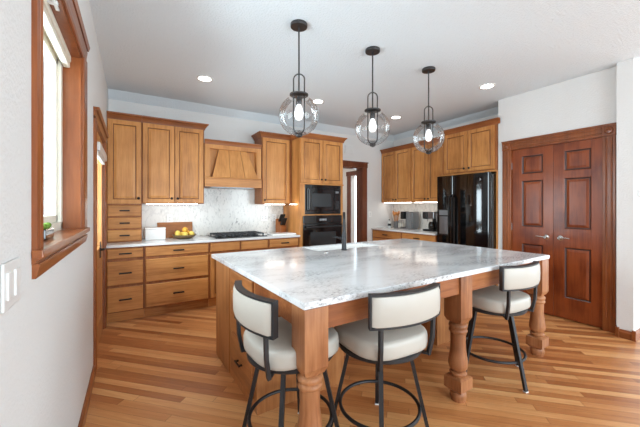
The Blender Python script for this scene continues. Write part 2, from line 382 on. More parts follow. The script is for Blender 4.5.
m = MB(); m.box(-0.13, 0.004, -hw+.001, hw-.001, 0.0005, 0.004); m.box(0.001, 0.030, -hw-CW-.008, hw+CWF+.006, -0.022, 0.004, 0.004); m.prism([(0, -.04), (.024, -.022), (0, -.022)], 1, -hw-CW, hw+CWF)
m.box(0, .009, -hw-CW+.007, hw+CWF-.007, -.084, -.001); m.prism([(0, -.085), (0.010, -.085), (.018, -.05), (.018, -.04), (0, -.04)], 1, -hw-CW+.004, hw+CWF-.004)
m.build('sill', M['trimY'], w)
m = MB(); m.box(-.15, 0, -hw-.0, -hw+.012, 0, hh); m.box(-.15, 0, hw-.012, hw, 0, hh); m.box(-.15, 0, -hw, hw, hh-.012, hh); m.build('jamb', M['trimZ'], w)
m = MB()
for s in (-1, 1): m.box(-.15, -.085, s*hw-s*.012, s*hw-s*.055, 0.004, hh-.012, .004); m.box(-.13, -.10, s*hw-s*.055, s*hw-s*.095, .05, hh-.06, .004)
m.box(-.15, -.085, -hw+.012, hw-.012, 0.0, .05, .004); m.box(-.15, -.085, -hw+.012, hw-.012, hh-.06, hh-.012, .004); m.box(-.135, -.10, -hw+.05, hw-.05, .05, .09, .004); m.box(-.135, -.10, -hw+.05, hw-.05, hh-.10, hh-.06, .004)
m.build('sash_frame', M['vinyl'], w)
m = MB(); m.box(-.120, -.116, -hw+.09, hw-.09, .085, hh-.095); m.build('pane', M['pane'], w)
m = MB(); m.box(-.085, -.045, -hw+.016, hw-.016, hh-.052, hh-.012, .006); m.box(-.08, -.05, -hw+.018, hw-.018, hh-.085, hh-.054, .005); m.build('shade_rail', M['vinyl'], w)
m = MB(); m.box(-.06, -.01, -.12, -.10, hh-.03, hh-.014, .003); m.box(-.028, -.014, -.17, -.05, hh-.026, hh-.018, .003); m.build('shade_bracket', M['white'], w)
# dish of moss on the sill
t = thing('moss_dish', 'small black-based dish of green moss on the window sill', 'dish', (LX-.060, 1.66, WZ0+.0045))
m = MB(); m.box(-.035, .035, -.075, .075, .0, .045, .006); m.build('dish', M['gloss'], t)
m = MB()
for k in range(46): m.sphere((random.uniform(-.026, .026), random.uniform(-.065, .065), .050+random.uniform(-.004, .006)), random.uniform(.008, .014), u=8, v=6)
m.build('moss', M['moss'], t, True)

# ------------------------------------------------------------------ glazed door on the left wall
d = thing('door_3', 'honey wood glazed door on the left wall beside the drawers', 'door', (LX, DY0, 0), 0, None, 'structure'); dw = DY1-DY0
m = MB()
for s0, s1 in ((.012, .13), (dw-.13, dw-.014)): m.box(-.055, -.012, s0, s1, 0.012, DZ1, .003)
m.box(-.055, -.012, .13, dw-.13, DZ1-.13, DZ1, .003); m.box(-.055, -.012, .13, dw-.13, .012, .22, .003); m.box(-.055, -.012, .13, dw-.13, .80, .92, .003); m.box(-.045, -.02, .13, dw-.13, .22, .80); m.box(-.045, -.014, .18, dw-.18, .28, .74, .01)
m.build('door_slab', M['oakZ'], d)
m = MB(); m.box(-.036, -.030, .13, dw-.13, .92, DZ1-.13); m.build('pane', M['pane'], d)
m = MB(); m.box(-.012, .030, .10, dw-.10, 1.80, 1.875, .008); m.box(-.010, .014, .11, dw-.11, 1.765, 1.80, .004); m.build('blind', M['white'], d)
m = MB(); m.cyl((-.012, .62, .90), (.022, .62, .90), .012); m.tube([(.022, .62, .90), (.024, .68, .90), (.022, .73, .898)], .008); m.box(-.012, -.004, .59, .65, .82, .98, .003); m.build('door_handle', M['bronze'], d)
m = MB()
m.prism([(a, -t) for a, t in casing_prof(0.11)], 2, 0, DZ1+.02); m.prism([(a, dw+t) for a, t in casing_prof(0.12)], 2, 0, DZ1+.02); m.box(-.16, .002, dw-.012, dw+.001, 0, DZ1); m.box(-.16, .002, -.001, .010, 0, DZ1); m.box(-.16, .002, 0, dw, DZ1-.010, DZ1+.001); m.prism([(a, DZ1+t) for a, t in casing_prof(0.075)], 1, -.11, dw+.10); m.prism([(0, DZ1+.07), (.030, DZ1+.07), (.042, DZ1+.09), (0, DZ1+.09)], 1, -.118, dw+.108)
m.build('casing', M['trimZ'], d)

# light switch by the window
t = thing('light_switch', 'white double rocker switch plate on the left wall, near edge', 'light switch', (LX, 1.066, 1.135))
m = MB(); m.box(0, .007, -.062, .062, -.058, .058, .004); m.build('plate', M['white'], t)
for s in (-1, 1): m = MB(); m.box(.005, .011, s*.028-.017, s*.028+.017, -.034, .034, .002); m.build('rocker', M['white'], t)

# ------------------------------------------------------------------ cabinets
def knob(parent, x, z, y=-.02):
    m = MB(); t = bmesh.new(); m2 = MB(); m2.lathe([(.006, 0), (.006, .012), (.015, .018), (.016, .024), (.010, .029), (0, .030)], n=16)
    m.add(m2.b, 0, Matrix.Translation((x, y, z)) @ Matrix.Rotation(PI/2, 4, 'X')); t.free()
    return m.build('knob', M['bronze'], parent, True)
def pull(parent, x, z, y=-.02, w=.125):
    m = MB(); m.box(x-w/2, x+w/2, y-.030, y-.018, z-.008, z+.008, .003)
    for s in (-1, 1): m.box(x+s*w*.38-.006, x+s*w*.38+.006, y-.022, y, z-.005, z+.005, .002)
    return m.build('handle', M['bronze'], parent)
def cab_door(parent, x0, x1, z0, z1, kn=None, name='door', mat='cabZ', fw=.058):
    g = .002; m = MB()
    m.loops(x0+g, x1-g, z0+g, z1-g, [(0, 0), (0, -.017), (.004, -.020), (fw-.010, -.020), (fw-.004, -.016), (fw, -.009), (fw+.005, -.009), (fw+.014, -.010), (fw+.030, -.014)], glaze=(4, 5))
    o = m.build(name, [M[mat], M['glaze']], parent)
    if kn: knob(o, *kn)
    return o
def drawer(parent, x0, x1, z0, z1, hd=True, w=.125, shape=True, mat='cabX'):
    g = .0025; m = MB(); m.loops(x0+g, x1-g, z0+g, z1-g, [(0, 0), (0, -.013), (.004, -.018), (.008, -.020)])
    o = m.build('drawer', M[mat], parent)
    if hd: pull(o, (x0+x1)/2, (z0+z1)/2, w=w)
    return o
def crown(parent, x0, x1, depth, z0, left=False, right=False, h=.065, out=.055):
    prof = [(0.004, z0-.012), (.012, z0-.012), (.014, z0), (out*.45, z0+h*.35), (out*.62, z0+h*.6), (out*.95, z0+h*.78), (out, z0+h), (0.0, z0+h)]
    t = bmesh.new(); rows = []
    for o, z in prof:
        pts = []
        if left: pts += [(x0-o, depth, z), (x0-o, -o, z)]
        else: pts += [(x0, -o, z)]
        if right: pts += [(x1+o, -o, z), (x1+o, depth, z)]
        else: pts += [(x1, -o, z)]
        rows.append([t.verts.new(p) for p in pts])
    for a, b_ in zip(rows, rows[1:]):
        for k in range(len(a)-1): t.faces.new((a[k], a[k+1], b_[k+1], b_[k]))
    t.faces.new([r[0] for r in rows][::-1]); t.faces.new([r[-1] for r in rows]); 
    top = rows[-1]; 
    if len(top) == 4: t.faces.new(top)
    bmesh.ops.recalc_face_normals(t, faces=t.faces[:]); m = MB(); m.add(t); return m.build('crown', M['crown'], parent)
def body(parent, w, d, z0, z1, x0=0, name='carcass', toe=False, mat='frameZ'):
    m = MB(); m.box(x0, x0+w, 0, d, z0, z1, .0015, 1); o = m.build(name, M[mat], parent)
    if toe: m = MB(); m.box(x0, x0+w, .055, d, 0, z0); m.build('toe_kick', M['cabX'], parent)
    return o
def led(parent, x0, x1, y0, y1, z):
    m = MB(); m.box(x0, x1, y0, y1, z-.010, z-.001, .002); return m.build('led_strip', M['strip'], parent)

FY = 4.195                                    # carcass front of the base run
bd = BY-FY-.006; zt = .86
def base_cab(label, x0, x1): return thing('base_cabinet', label, 'base cabinet', (x0, FY, 0), 0, 'base cabinets under the cooktop counter')
bx = [-.262, .118, .855, 1.676, 2.172]
c = base_cab('honey wood base cabinet with three narrow drawers, beside the glazed door', bx[0], bx[1]); w0 = bx[1]-bx[0]; body(c, w0-.002, bd, .115, zt, toe=True)
for z0, z1 in ((.728, .846), (.428, .700), (.125, .402)): drawer(c, .014, w0-.012, z0, z1)
c = base_cab('wide honey wood base cabinet with three drawers, below the fruit bowl', bx[1], bx[2]); w0 = bx[2]-bx[1]; body(c, w0-.002, bd, .115, zt, toe=True)
for z0, z1 in ((.728, .846), (.428, .700), (.125, .402)): drawer(c, .012, w0-.012, z0, z1)
c = base_cab('honey wood base cabinet with plain false fronts, under the black cooktop', bx[2], bx[3]); w0 = bx[3]-bx[2]; body(c, w0-.002, bd, .115, zt, toe=True)
drawer(c, .012, w0/2-.008, .728, .846, False); drawer(c, w0/2+.008, w0-.012, .728, .846, False); cab_door(c, .012, w0/2-.004, .125, .70); cab_door(c, w0/2+.004, w0-.012, .125, .70)
c = base_cab('honey wood base cabinet with one small handled drawer, next to the oven', bx[3], bx[4]); w0 = bx[4]-bx[3]; body(c, w0-.002, bd, .115, zt, toe=True)
drawer(c, .014, w0-.014, .728, .846); cab_door(c, .014, w0-.014, .125, .70, (.05, .62))
m = MB(); m.box(-.262, 2.172, 4.147, BY-.004, .8605, .89, .003); tag(m.build('countertop', M['stone']), 'white stone countertop along the back wall under the range hood', 'countertop')
m = MB(); m.box(.102, 2.172, BY-.016, BY-.001, .8905, 1.60); o = struct('backsplash', m, M['splash'], 'speckled pale marble backsplash behind the cooktop', 'backsplash')

# upper cabinets on the back wall; front of carcass at UY
UY = 4.445; ud = BY-UY-.018
c = thing('wall_cabinet', 'tall left corner wall cabinet, one door over three small drawers on the counter', 'wall cabinet', (-.262, UY, .8905), 0, 'wall cabinets beside the range hood'); B0 = .8905
w0 = .36; body(c, w0-.001, BY-UY-.006, 0.0, 2.385-B0)
cab_door(c, .004, w0-.006, 1.356-B0, 2.372-B0, (w0-.036, 1.425-B0))
for z0, z1 in ((1.205, 1.342), (1.055, 1.192), (.905, 1.042)): drawer(c, .004, w0-.006, z0-B0, z1-B0, w=.105)
crown(c, 0, w0, ud, 2.385-B0)
c = thing('wall_cabinet', 'two-door wall cabinet left of the range hood, lit underneath', 'wall cabinet', (.099, UY, 1.36), 0, 'wall cabinets beside the range hood'); w0 = .738
body(c, w0, ud, 0, 1.025); cab_door(c, .006, w0/2-.002, .008, 1.012, (w0/2-.036, .068)); cab_door(c, w0/2+.002, w0-.01, .008, 1.012, (w0/2+.036, .068)); crown(c, 0, w0, ud, 1.025, right=True)
led(c, .05, w0-.08, .03, .06, 0)
# range hood
c = thing('range_hood', 'honey wood range hood with a flared plank front above the cooktop', 'range hood', (.842, UY+.0, 1.60)); w0 = .815
m = MB(); m.box(0, .07, -.01, .30, .10, .60, .002); m.box(w0-.07, w0, -.01, .30, .10, .60, .002); m.box(.07, w0-.07, -.01, .30, .53, .60, .002); m.box(.07, w0-.07, .062, .30, .10, .53)
m.build('hood_frame', M['cabZ'], c)
m = MB(); m.box(0, w0, -.030, .30, 0, .115, .003); m.prism([(-.048, .115), (-.048, .125), (-.040, .136), (.0, .136), (.0, .115)], 0, 0.005, w0-.005); m.build('apron', M['cabX'], c)
cr = crown(c, 0, w0, .28, .60, h=.05, out=.04)
xs = [(.15, .19), (.33, .365), (.505, .545), (.74, .575)]
tx = [.195, .335, .50, .595]; bxs = [.098, .345, .56, .762]
for k in range(3):
    g = .0022; m = MB(); t = bmesh.new()
    f = [(bxs[k]+g, -.040, .132), (bxs[k+1]-g, -.040, .132), (tx[k+1]-g, .010, .532), (tx[k]+g, .010, .532)]
    A = [t.verts.new(p) for p in f]; Bk = [t.verts.new((p[0], .064, p[2])) for p in f]
    for i in range(4): t.faces.new((A[i], A[(i+1) % 4], Bk[(i+1) % 4], Bk[i])).material_index = 1
    t.faces.new(A); t.faces.new(Bk); bmesh.ops.recalc_face_normals(t, faces=t.faces[:]); m.add(t, None); m.build('plank', [M['cabZ'], M['frameZ']], c)
m = MB(); m.box(.10, w0-.10, .03, .28, -.006, .002); m.build('filter_insert', M['steel'], c)
c = thing('wall_cabinet', 'single-door wall cabinet between the range hood and the oven cabinet', 'wall cabinet', (1.668, UY, 1.36), 0, 'wall cabinets beside the range hood'); w0 = .505
body(c, w0, ud, 0, 1.025); cab_door(c, .012, w0-.045, .008, 1.012, (.036, .062)); crown(c, 0, w0, ud, 1.025, left=True)
led(c, .07, .40, .03, .06, 0)

# ------------------------------------------------------------------ tall oven cabinet
TX, TY, TW = 2.175, 4.165, .80
c = thing('oven_cabinet', 'tall honey wood cabinet housing the black microwave and wall oven', 'tall cabinet', (TX, TY, 0)); td = BY-TY-.006
m = MB(); m.box(0, .085, 0, td, .115, 2.385, .002); m.box(TW-.04, TW, 0, td, .115, 2.385, .002); m.box(.085, TW-.04, 0, td, 1.665, 2.385); m.box(.085, TW-.04, 0, td, .115, .52); m.box(.085, TW-.04, 0, td, 1.185, 1.20); m.box(.085, TW-.04, td-.02, td, .52, 1.665)
m.build('carcass', M['cabZ'], c); m = MB(); m.box(0, TW, .055, td, 0, .115); m.build('toe_kick', M['cabX'], c)
cab_door(c, .012, .40, 1.685, 2.372, (.40-.034, 1.745)); cab_door(c, .404, TW-.012, 1.685, 2.372, (.404+.034, 1.745)); drawer(c, .012, TW-.012, .13, .50); crown(c, 0, TW, td-.02, 2.385, left=True, right=True)
m = MB(); m.box(.0, TW, -.024, 0, 1.662, 1.682, .003); m.build('rail', M['cabX'], c)
led(c, -.12, -.012, .08, .11, 1.36)
c2 = thing('microwave', 'black built-in microwave above the wall oven', 'microwave', (TX+.087, TY, 1.203)); mw = TW-.04-.089; mh = .458
m = MB(); m.box(0, mw, .004, .42, 0.0, mh, .003); m.build('trim_kit', M['gloss'], c2)
m = MB(); m.box(.035, mw-.14, -.022, .002, .055, mh-.055, .006); dr = m.build('door', M['gloss'], c2)
m = MB(); m.box(.115, mw-.20, -.0245, -.0215, .115, mh-.135, .002); m.build('window', M['matblack'], dr)
m = MB(); m.box(.055, .075, -.042, -.030, .075, mh-.075, .004); m.box(.058, .072, -.032, -.020, .09, .11); m.box(.058, .072, -.032, -.020, mh-.11, mh-.09); m.build('handle', M['gloss'], dr)
m = MB(); m.box(mw-.135, mw-.035, -.020, .002, .055, mh-.055, .005); pn = m.build('control_panel', M['gloss'], c2)
m = MB(); m.box(mw-.115, mw-.055, -.0215, -.0195, mh-.125, mh-.095); m.build('display', M['frost'], pn)
m = MB()
for i in range(4):
    for j in range(3): m.box(mw-.115+j*.022, mw-.100+j*.022, -.0215, -.0195, .085+i*.032, .105+i*.032)
m.build('keypad', M['iron'], pn)
c2 = thing('wall_oven', 'black built-in wall oven below the microwave', 'oven', (TX+.045, TY, .523)); ow = TW-.085; oh = .659
m = MB(); m.box(.042, ow-.002, .002, .50, 0, oh, .003); m.build('housing', M['matblack'], c2)
m = MB(); m.box(0, ow, -.030, .0, oh-.125, oh-.004, .005); pn = m.build('control_panel', M['gloss'], c2)
m = MB(); m.box(ow*.40, ow*.58, -.0315, -.0295, oh-.085, oh-.05); m.build('display', M['frost'], pn)
m = MB(); m2 = MB(); m2.lathe([(.016, 0), (.015, .014), (.006, .018)], n=18); m.add(m2.b, 0, Matrix.Translation((ow*.49, -.030, oh-.068)) @ Matrix.Rotation(PI/2, 4, 'X')); m.build('knob', M['steel'], pn, True)
m = MB(); m.box(0, ow, -.034, .0, .004, oh-.130, .006); dr = m.build('door', M['gloss'], c2)
m = MB(); m.box(.12, ow-.12, -.0365, -.0335, .12, oh-.26, .002); m.build('window', M['matblack'], dr)
m = MB(); m.cyl((.03, -.072, oh-.175), (ow-.03, -.072, oh-.175), .011); m.box(.05, .07, -.07, -.03, oh-.183, oh-.167); m.box(ow-.07, ow-.05, -.07, -.03, oh-.183, oh-.167); m.build('handle', M['black'], dr, True)

# ------------------------------------------------------------------ hall doorway trim
m = MB()
m.box(OX1-.006, OX1+.125, BY-.022, BY, 0, OZ+.0, .004); m.box(OX0-.03, OX1+.135, BY-.026, BY, OZ, OZ+.10, .004); m.box(OX0-.03, OX1+.148, BY-.036, BY, OZ+.092, OZ+.112, .004); m.box(OX1-.02, OX1, BY, BY+.14, 0, OZ); m.box(OX0, OX1, BY, BY+.14, OZ-.02, OZ); m.box(OX0-.012, OX0+.02, BY-.02, BY+.14, 0, OZ)
struct('trim_1', m, M['hallZ'], 'dark red-brown casing of the hall doorway', 'door casing')
m = MB(); m.box(4.69, 4.72, 6.25, 6.39, 0, 2.09, .004); m.box(4.69, 4.72, 5.48, 5.62, 0, 2.09, .004); m.box(4.68, 4.72, 5.46, 6.41, 2.09, 2.20, .004)
struct('trim_2', m, M['hallZ'], 'second dark wood door casing farther down the hall', 'door casing')
t = thing('wall_vent', 'white louvred air vent high on the wall by the doorway', 'air vent', (3.555, BY, 2.42))
m = MB(); m.box(-.10, .10, -.012, 0, -.085, .085, .003); m.build('frame', M['white'], t)
m = MB()
for k in range(6): m.box(-.085, .085, -.018, -.010, -.066+k*.025, -.056+k*.025)
m.build('louvre', M['white'], t)

# ------------------------------------------------------------------ refrigerator wall
RZ = -PI/2
CXF = 4.145                                  # carcass front of the coffee counter cabinets
def wall_base(label, ya, yb): return thing('base_cabinet', label, 'base cabinet', (CXF, ya, 0), RZ, 'base cabinets under the coffee counter')
fd = FX-CXF-.006
for label, ya, yb in (('honey wood base cabinet under the utensil jar, beside the hall doorway', 4.772, 3.985), ('honey wood base cabinet under the coffee maker, beside the refrigerator', 3.983, 3.25)):
    c = wall_base(label, ya, yb); w0 = ya-yb; body(c, w0, fd, .115, zt, toe=True)
    drawer(c, .022, w0-.012, .715, .846, w=.125); drawer(c, .022, w0-.012, .42, .70, w=.125); drawer(c, .022, w0-.012, .125, .405, w=.125)
m = MB(); m.box(4.105, FX-.004, 3.25, BY-.004, .8605, .89, .003); tag(m.build('countertop', M['stone']), 'white stone coffee counter left of the refrigerator', 'countertop')
m = MB(); m.box(FX-.016, FX-.001, 3.25, BY-.002, .8905, 1.40); struct('backsplash', m, M['splash'], 'pale marble backsplash behind the coffee maker', 'backsplash')
UX = 4.40
def fw_upper(label, ya, yb, z0, z1, X): return thing('wall_cabinet', label, 'wall cabinet', (X, ya, z0), RZ, 'wall cabinets on the refrigerator wall')
for label, ya, yb in (('two-door wall cabinet in the right back corner, above the utensil jar', 4.775, 3.985), ('two-door wall cabinet left of the refrigerator, above the black coffee machine', 3.983, 3.245)):
    c = fw_upper(label, ya, yb, 1.40, 2.40, UX); w0 = ya-yb; d0 = FX-UX-.018
    body(c, w0, d0, 0, 1.015); cab_door(c, .01, w0/2-.002, .008, 1.002, (w0/2-.036, .055)); cab_door(c, w0/2+.002, w0-.01, .008, 1.002, (w0/2+.036, .055)); crown(c, 0, w0, d0, 1.015); led(c, .05, w0-.05, .03, .06, 0)
c = fw_upper('raised two-door cabinet above the black refrigerator', 3.236, 2.362, 1.835, 2.47, 4.30); w0 = 3.236-2.362; d0 = FX-4.30-.008
body(c, w0, d0, 0, .637); cab_door(c, .03, w0/2-.002, .012, .625, (w0/2-.04, .06)); cab_door(c, w0/2+.002, w0-.03, .012, .625, (w0/2+.04, .06)); crown(c, 0, w0, d0, .637, left=True); 
m = MB(); m.box(0, w0, -.03, -.001, -.028, -.002, .003); m.build('light_rail', M['cabX'], c)
m = MB(); t = bmesh.new(); m.prism([(-.01, .625), (-.014, .637), (-.0248, .660), (-.034, .676), (-.052, .688), (-.055, .702), (-.01, .702)], 0, w0, w0+.045); m.build('crown_end', M['crown'], c)
m = MB(); m.box(4.295, 4.60, 2.360, 2.378, 0, 1.83, .002); tag(m.build('side_panel', M['cabZ']), 'narrow wood side panel between the refrigerator and pantry wall', 'panel')
m = MB(); m.box(4.295, 4.60, 3.228, 3.246, .0, 1.83, .002); tag(m.build('side_panel', M['cabZ']), 'wood side panel between the refrigerator and the coffee counter', 'panel')
# refrigerator (front local -y)
f = thing('refrigerator', 'glossy black side-by-side refrigerator with ice dispenser', 'refrigerator', (4.17, 3.220, 0), RZ); rw = .835
m = MB(); m.box(0.0, rw, .03, .53, .03, 1.775, .004); m.build('cabinet', M['gloss'], f)
m = MB(); m.box(.02, rw-.02, .05, .5, 0, .03); m.build('base_grille', M['matblack'], f)
def fridge_door(x0, x1, bulge):
    pts = [(x0, .026), (x0, -.030)]+[(x0+.008+(x1-x0-.016)*k/16, -.040-bulge*(1-(2*k/16-1)**2)) for k in range(17)]+[(x1, -.030), (x1, .026)]
    mm_ = MB(); mm_.prism(pts, 2, .06, 1.79); return mm_
m = fridge_door(.002, .283, .012); fz = m.build('freezer_door', M['gloss'], f, True)
m = fridge_door(.289, rw-.002, .036); fr = m.build('fridge_door', M['gloss'], f, True)
m = MB(); m.tube([(.262, -.046, .62), (.262, -.095, .67), (.262, -.098, 1.05), (.262, -.095, 1.45), (.262, -.046, 1.50)], .013); m.build('handle', M['gloss'], fz, True)
m = MB(); m.tube([(.312, -.046, .62), (.312, -.095, .67), (.312, -.098, 1.05), (.312, -.095, 1.45), (.312, -.046, 1.50)], .013); m.build('handle', M['gloss'], fr, True)
m = MB(); m.box(.05, .225, -.058, -.044, .88, 1.28, .004); dp = m.build('dispenser', M['matblack'], fz)
m = MB(); m.box(.062, .213, -.061, -.055, 1.19, 1.265, .002); m.build('dispenser_buttons', M['frost'], dp)
m = MB(); m.box(.065, .21, -.060, -.055, .90, 1.17, .002); m.box(.10, .175, -.064, -.057, .95, 1.12, .004); m.build('paddle', M['steel'], dp)
m = MB(); m2 = MB(); m2.lathe([(.022, -.012), (.022, .002), (.019, .003)], n=24); m.add(m2.b, 0, Matrix.Translation((.715, -.060, 1.70)) @ Matrix.Rotation(PI/2, 4, 'X')); m.build('badge', M['steel'], fr)
m = MB(); m.box(rw-.075, rw-.005, .0, .05, 1.776, 1.80, .004); m.box(.005, .075, .0, .05, 1.776, 1.80, .004); m.build('hinge_cover', M['matblack'], f)

# ------------------------------------------------------------------ pantry doors
def pantry_leaf(nm, label, ya, yb, panels, hx):
    d = thing(nm, label, 'door', (PX+.015, ya, 0), RZ, None, 'structure'); w0 = ya-yb; z0, z1 = .012, PZ-.004
    m = MB(); px0, px1 = panels[0][0], panels[0][1]
    m.box(0, px0, 0, .035, z0, z1, .001, 1); m.box(px1, w0, 0, .035, z0, z1, .001, 1); zs = [z0]+[v for p in panels for v in p[2:]]+[z1]
    for a, b_ in zip(zs[0::2], zs[1::2]): m.box(px0, px1, 0, .035, a, b_)
    for x0, x1, a, b_ in panels: m.loops(x0, x1, a, b_, [(-.001, .03), (0, .0), (.006, .001), (.016, .012), (.024, .012), (.05, .004)], back=False, glaze=(2, 3))
    m.build('leaf', [M['doorZ'], M['doorglaze']], d)
    s = 1 if hx > w0/2 else -1
    m = MB(); m2 = MB(); m2.lathe([(.030, 0), (.030, .005), (.022, .010), (.012, .012), (.012, .038), (.014, .042)], n=20); m.add(m2.b, 0, Matrix.Translation((hx, 0, .95)) @ Matrix.Rotation(PI/2, 4, 'X'))
    m.tube([(hx, -.042, .95), (hx-s*.03, -.046, .952), (hx-s*.07, -.048, .956), (hx-s*.105, -.044, .953)], [.011, .010, .009, .007]); m.build('door_handle', M['chrome'], d, True)
    ex = -.004 if s > 0 else w0+.004
    for z in (.22, 1.06, 1.86): m = MB(); m.cyl((ex, -.006, z-.045), (ex, -.006, z+.045), .007, 10); m.build('hinge', M['steel'], d, True)
    return d
lw = 2.181-1.7115
pantry_leaf('door_1', 'left leaf of the dark red-brown panelled pantry doors', 2.181, 1.7115, [(.115, lw-.105, .25, .85), (.115, lw-.105, 1.06, 1.66), (.115, lw-.105, 1.74, 1.98)], lw-.07)
pantry_leaf('door_2', 'right leaf of the dark red-brown panelled pantry doors', 1.7085, 1.248, [(.105, .46-.10, .25, .85), (.105, .46-.10, 1.06, 1.66), (.105, .46-.10, 1.74, 1.98)], .07)
m = MB()
def fl(y0, y1, z0, z1):
    m.box(PX-.018, PX, y0, y1, z0, z1, .004)
fl(PY1-.004, PY1+.108, 0, PZ+.0); fl(PY0-.102, PY0+.004, 0, PZ); fl(PY0, PY1, PZ-.002, PZ+.11)
for yy in (PY1+.052, PY0-.050):                # flutes and corner rosettes
    for s in (-.022, .022): m.cyl((PX-.018, yy+s, .14), (PX-.018, yy+s, PZ-.02), .008, 8)
    m.box(PX-.026, PX, yy-.056, yy+.056, PZ-.002, PZ+.112, .004); m2 = MB(); m2.lathe([(.040, 0), (.036, .008), (.030, .002), (.016, .004), (.010, .010), (0, .011)], n=20); m.add(m2.b, 0, Matrix.Translation((PX-.026, yy, PZ+.055)) @ Matrix.Rotation(-PI/2, 4, 'Y'))
for s in (.03, .08): m.cyl((PX-.018, PY0+.01, PZ+s), (PX-.018, PY1-.01, PZ+s), .008, 8)
m.box(PX-.034, PX, PY0-.110, PY1+.114, PZ+.108, PZ+.124, .004)
m.box(PX, PX+.12, PY1-.003, PY1, 0, PZ); m.box(PX, PX+.12, PY0, PY0+.003, 0, PZ); m.box(PX, PX+.12, PY0, PY1, PZ-.003, PZ)
struct('trim_3', m, M['trimZ'], 'carved wood casing with corner rosettes around the pantry doors', 'door casing')
m = MB(); m.box(PX+.10, PX+.12, PY0, PY1, 0, PZ); struct('wall_closet_shade', m, M['matblack'], 'flat black panel standing for the shade behind the pantry doors', 'wall')  # black sheet stands for the unlit space behind the leaves
t = thing('thermostat', 'small white thermostat on the wall at the right edge', 'thermostat', (4.39, .99, 1.46)); m = MB(); m.box(-.045, .045, -.02, -.0, -.04, .04, .005); m.build('case', M['white'], t); m = MB(); m.box(-.03, .03, -.022, -.019, -.01, .025); m.build('screen', M['frost'], t)
t = thing('light_switch', 'white switch plate below the thermostat at the right edge', 'light switch', (4.39, .99, 1.19)); m = MB(); m.box(-.045, .045, -.007, 0, -.06, .06, .003); m.build('plate', M['white'], t); m = MB(); m.box(-.017, .017, -.011, -.005, -.033, .033, .002); m.build('rocker', M['white'], t)

# ------------------------------------------------------------------ outlets
def outlet(label, loc, rz=0, gangs=1, cat='outlet'):
    t = thing('wall_outlet', label, cat, loc, rz); w0 = .07 if gangs == 1 else .118
    m = MB(); m.box(-w0/2, w0/2, -.008, 0, -.058, .058, .003); m.build('plate', M['ceramic'], t)
    for g in range(gangs):
        x = 0 if gangs == 1 else (-.026 if g == 0 else .026); m = MB(); m.box(x-.016, x+.016, -.009, -.004, -.033, .033, .002); s = m.build('socket', M['white'], t)
        m = MB()
        for z in (-.018, .018):
            for dx in (-.006, .006): m.box(x+dx-.0012, x+dx+.0012, -.0096, -.0085, z-.005, z+.005)
        m.build('slot', M['matblack'], s)
outlet('white outlet on the marble above the fruit bowl', (.44, BY-.016, 1.15)); outlet('white double outlet plate right of the cooktop', (1.83, BY-.016, 1.145), gangs=2); outlet('single white outlet plate by the knife block', (2.005, BY-.016, 1.14)); outlet('white outlet on the wall between the doorway and coffee counter', (4.085, BY, 1.165))

# ------------------------------------------------------------------ island
IZ = .893; ICX, ICY, IW, ID, IR = 1.895, 2.095, 2.525, 1.69, math.radians(1.5)
# sink hole in local coordinates of the top
SX0, SX1, SY0, SY1 = -.35, .47, .47, .785
top = thing('island_countertop', 'large white veined quartz top of the kitchen island', 'countertop', (ICX, ICY, IZ-.032), IR)
xs = [-IW/2, SX0, SX1, IW/2]; ys = [-ID/2, SY0, SY1, ID/2]; b = bmesh.new()
V = {(i, j, k): b.verts.new((x, y, z)) for i, x in enumerate(xs) for j, y in enumerate(ys) for k, z in enumerate((0, .032))}
for i in range(3):
    for j in range(3):
        if (i, j) == (1, 1): continue
        b.faces.new([V[a] for a in ((i, j, 1), (i+1, j, 1), (i+1, j+1, 1), (i, j+1, 1))]); b.faces.new([V[a] for a in ((i, j, 0), (i, j+1, 0), (i+1, j+1, 0), (i+1, j, 0))])
for i in range(3):
    for j in (0, 3): b.faces.new([V[a] for a in ((i, j, 0), (i+1, j, 0), (i+1, j, 1), (i, j, 1))])
    for x in (0, 3): b.faces.new([V[a] for a in ((x, i, 0), (x, i+1, 0), (x, i+1, 1), (x, i, 1))])
for a, c_ in (((1, 1), (2, 1)), ((2, 1), (2, 2)), ((2, 2), (1, 2)), ((1, 2), (1, 1))): b.faces.new([V[p] for p in ((*a, 0), (*c_, 0), (*c_, 1), (*a, 1))])
bmesh.ops.recalc_face_normals(b, faces=b.faces[:])
ed = [e for e in b.edges if len(e.link_faces) == 2 and e.calc_face_angle(0) > 1]
bmesh.ops.bevel(b, geom=ed, offset=.003, segments=2, affect='EDGES'); m = MB(); m.add(b); m.build('slab', M['quartz'], top)
sk = thing('sink', 'white undermount sink set in the island top', 'sink', (ICX, ICY, IZ), IR); zz = -.0325
m = MB()
sx0, sx1, sy0, sy1 = SX0+.004, SX1-.004, SY0+.004, SY1-.004
m.box(sx0, sx1, sy0, sy1, -.20, -.19); m.box(sx0, sx0+.01, sy0, sy1, -.19, -.010); m.box(sx1-.01, sx1, sy0, sy1, -.19, -.010); m.box(sx0, sx1, sy0, sy0+.01, -.19, -.010); m.box(sx0, sx1, sy1-.01, sy1, -.19, -.010); m.build('basin', M['ceramic'], sk)
m = MB(); m.lathe([(.045, -.19), (.045, -.186), (.03, -.187)], (sx0+sx1)/2, (sy0+sy1)/2, 20); m.build('drain', M['steel'], sk)

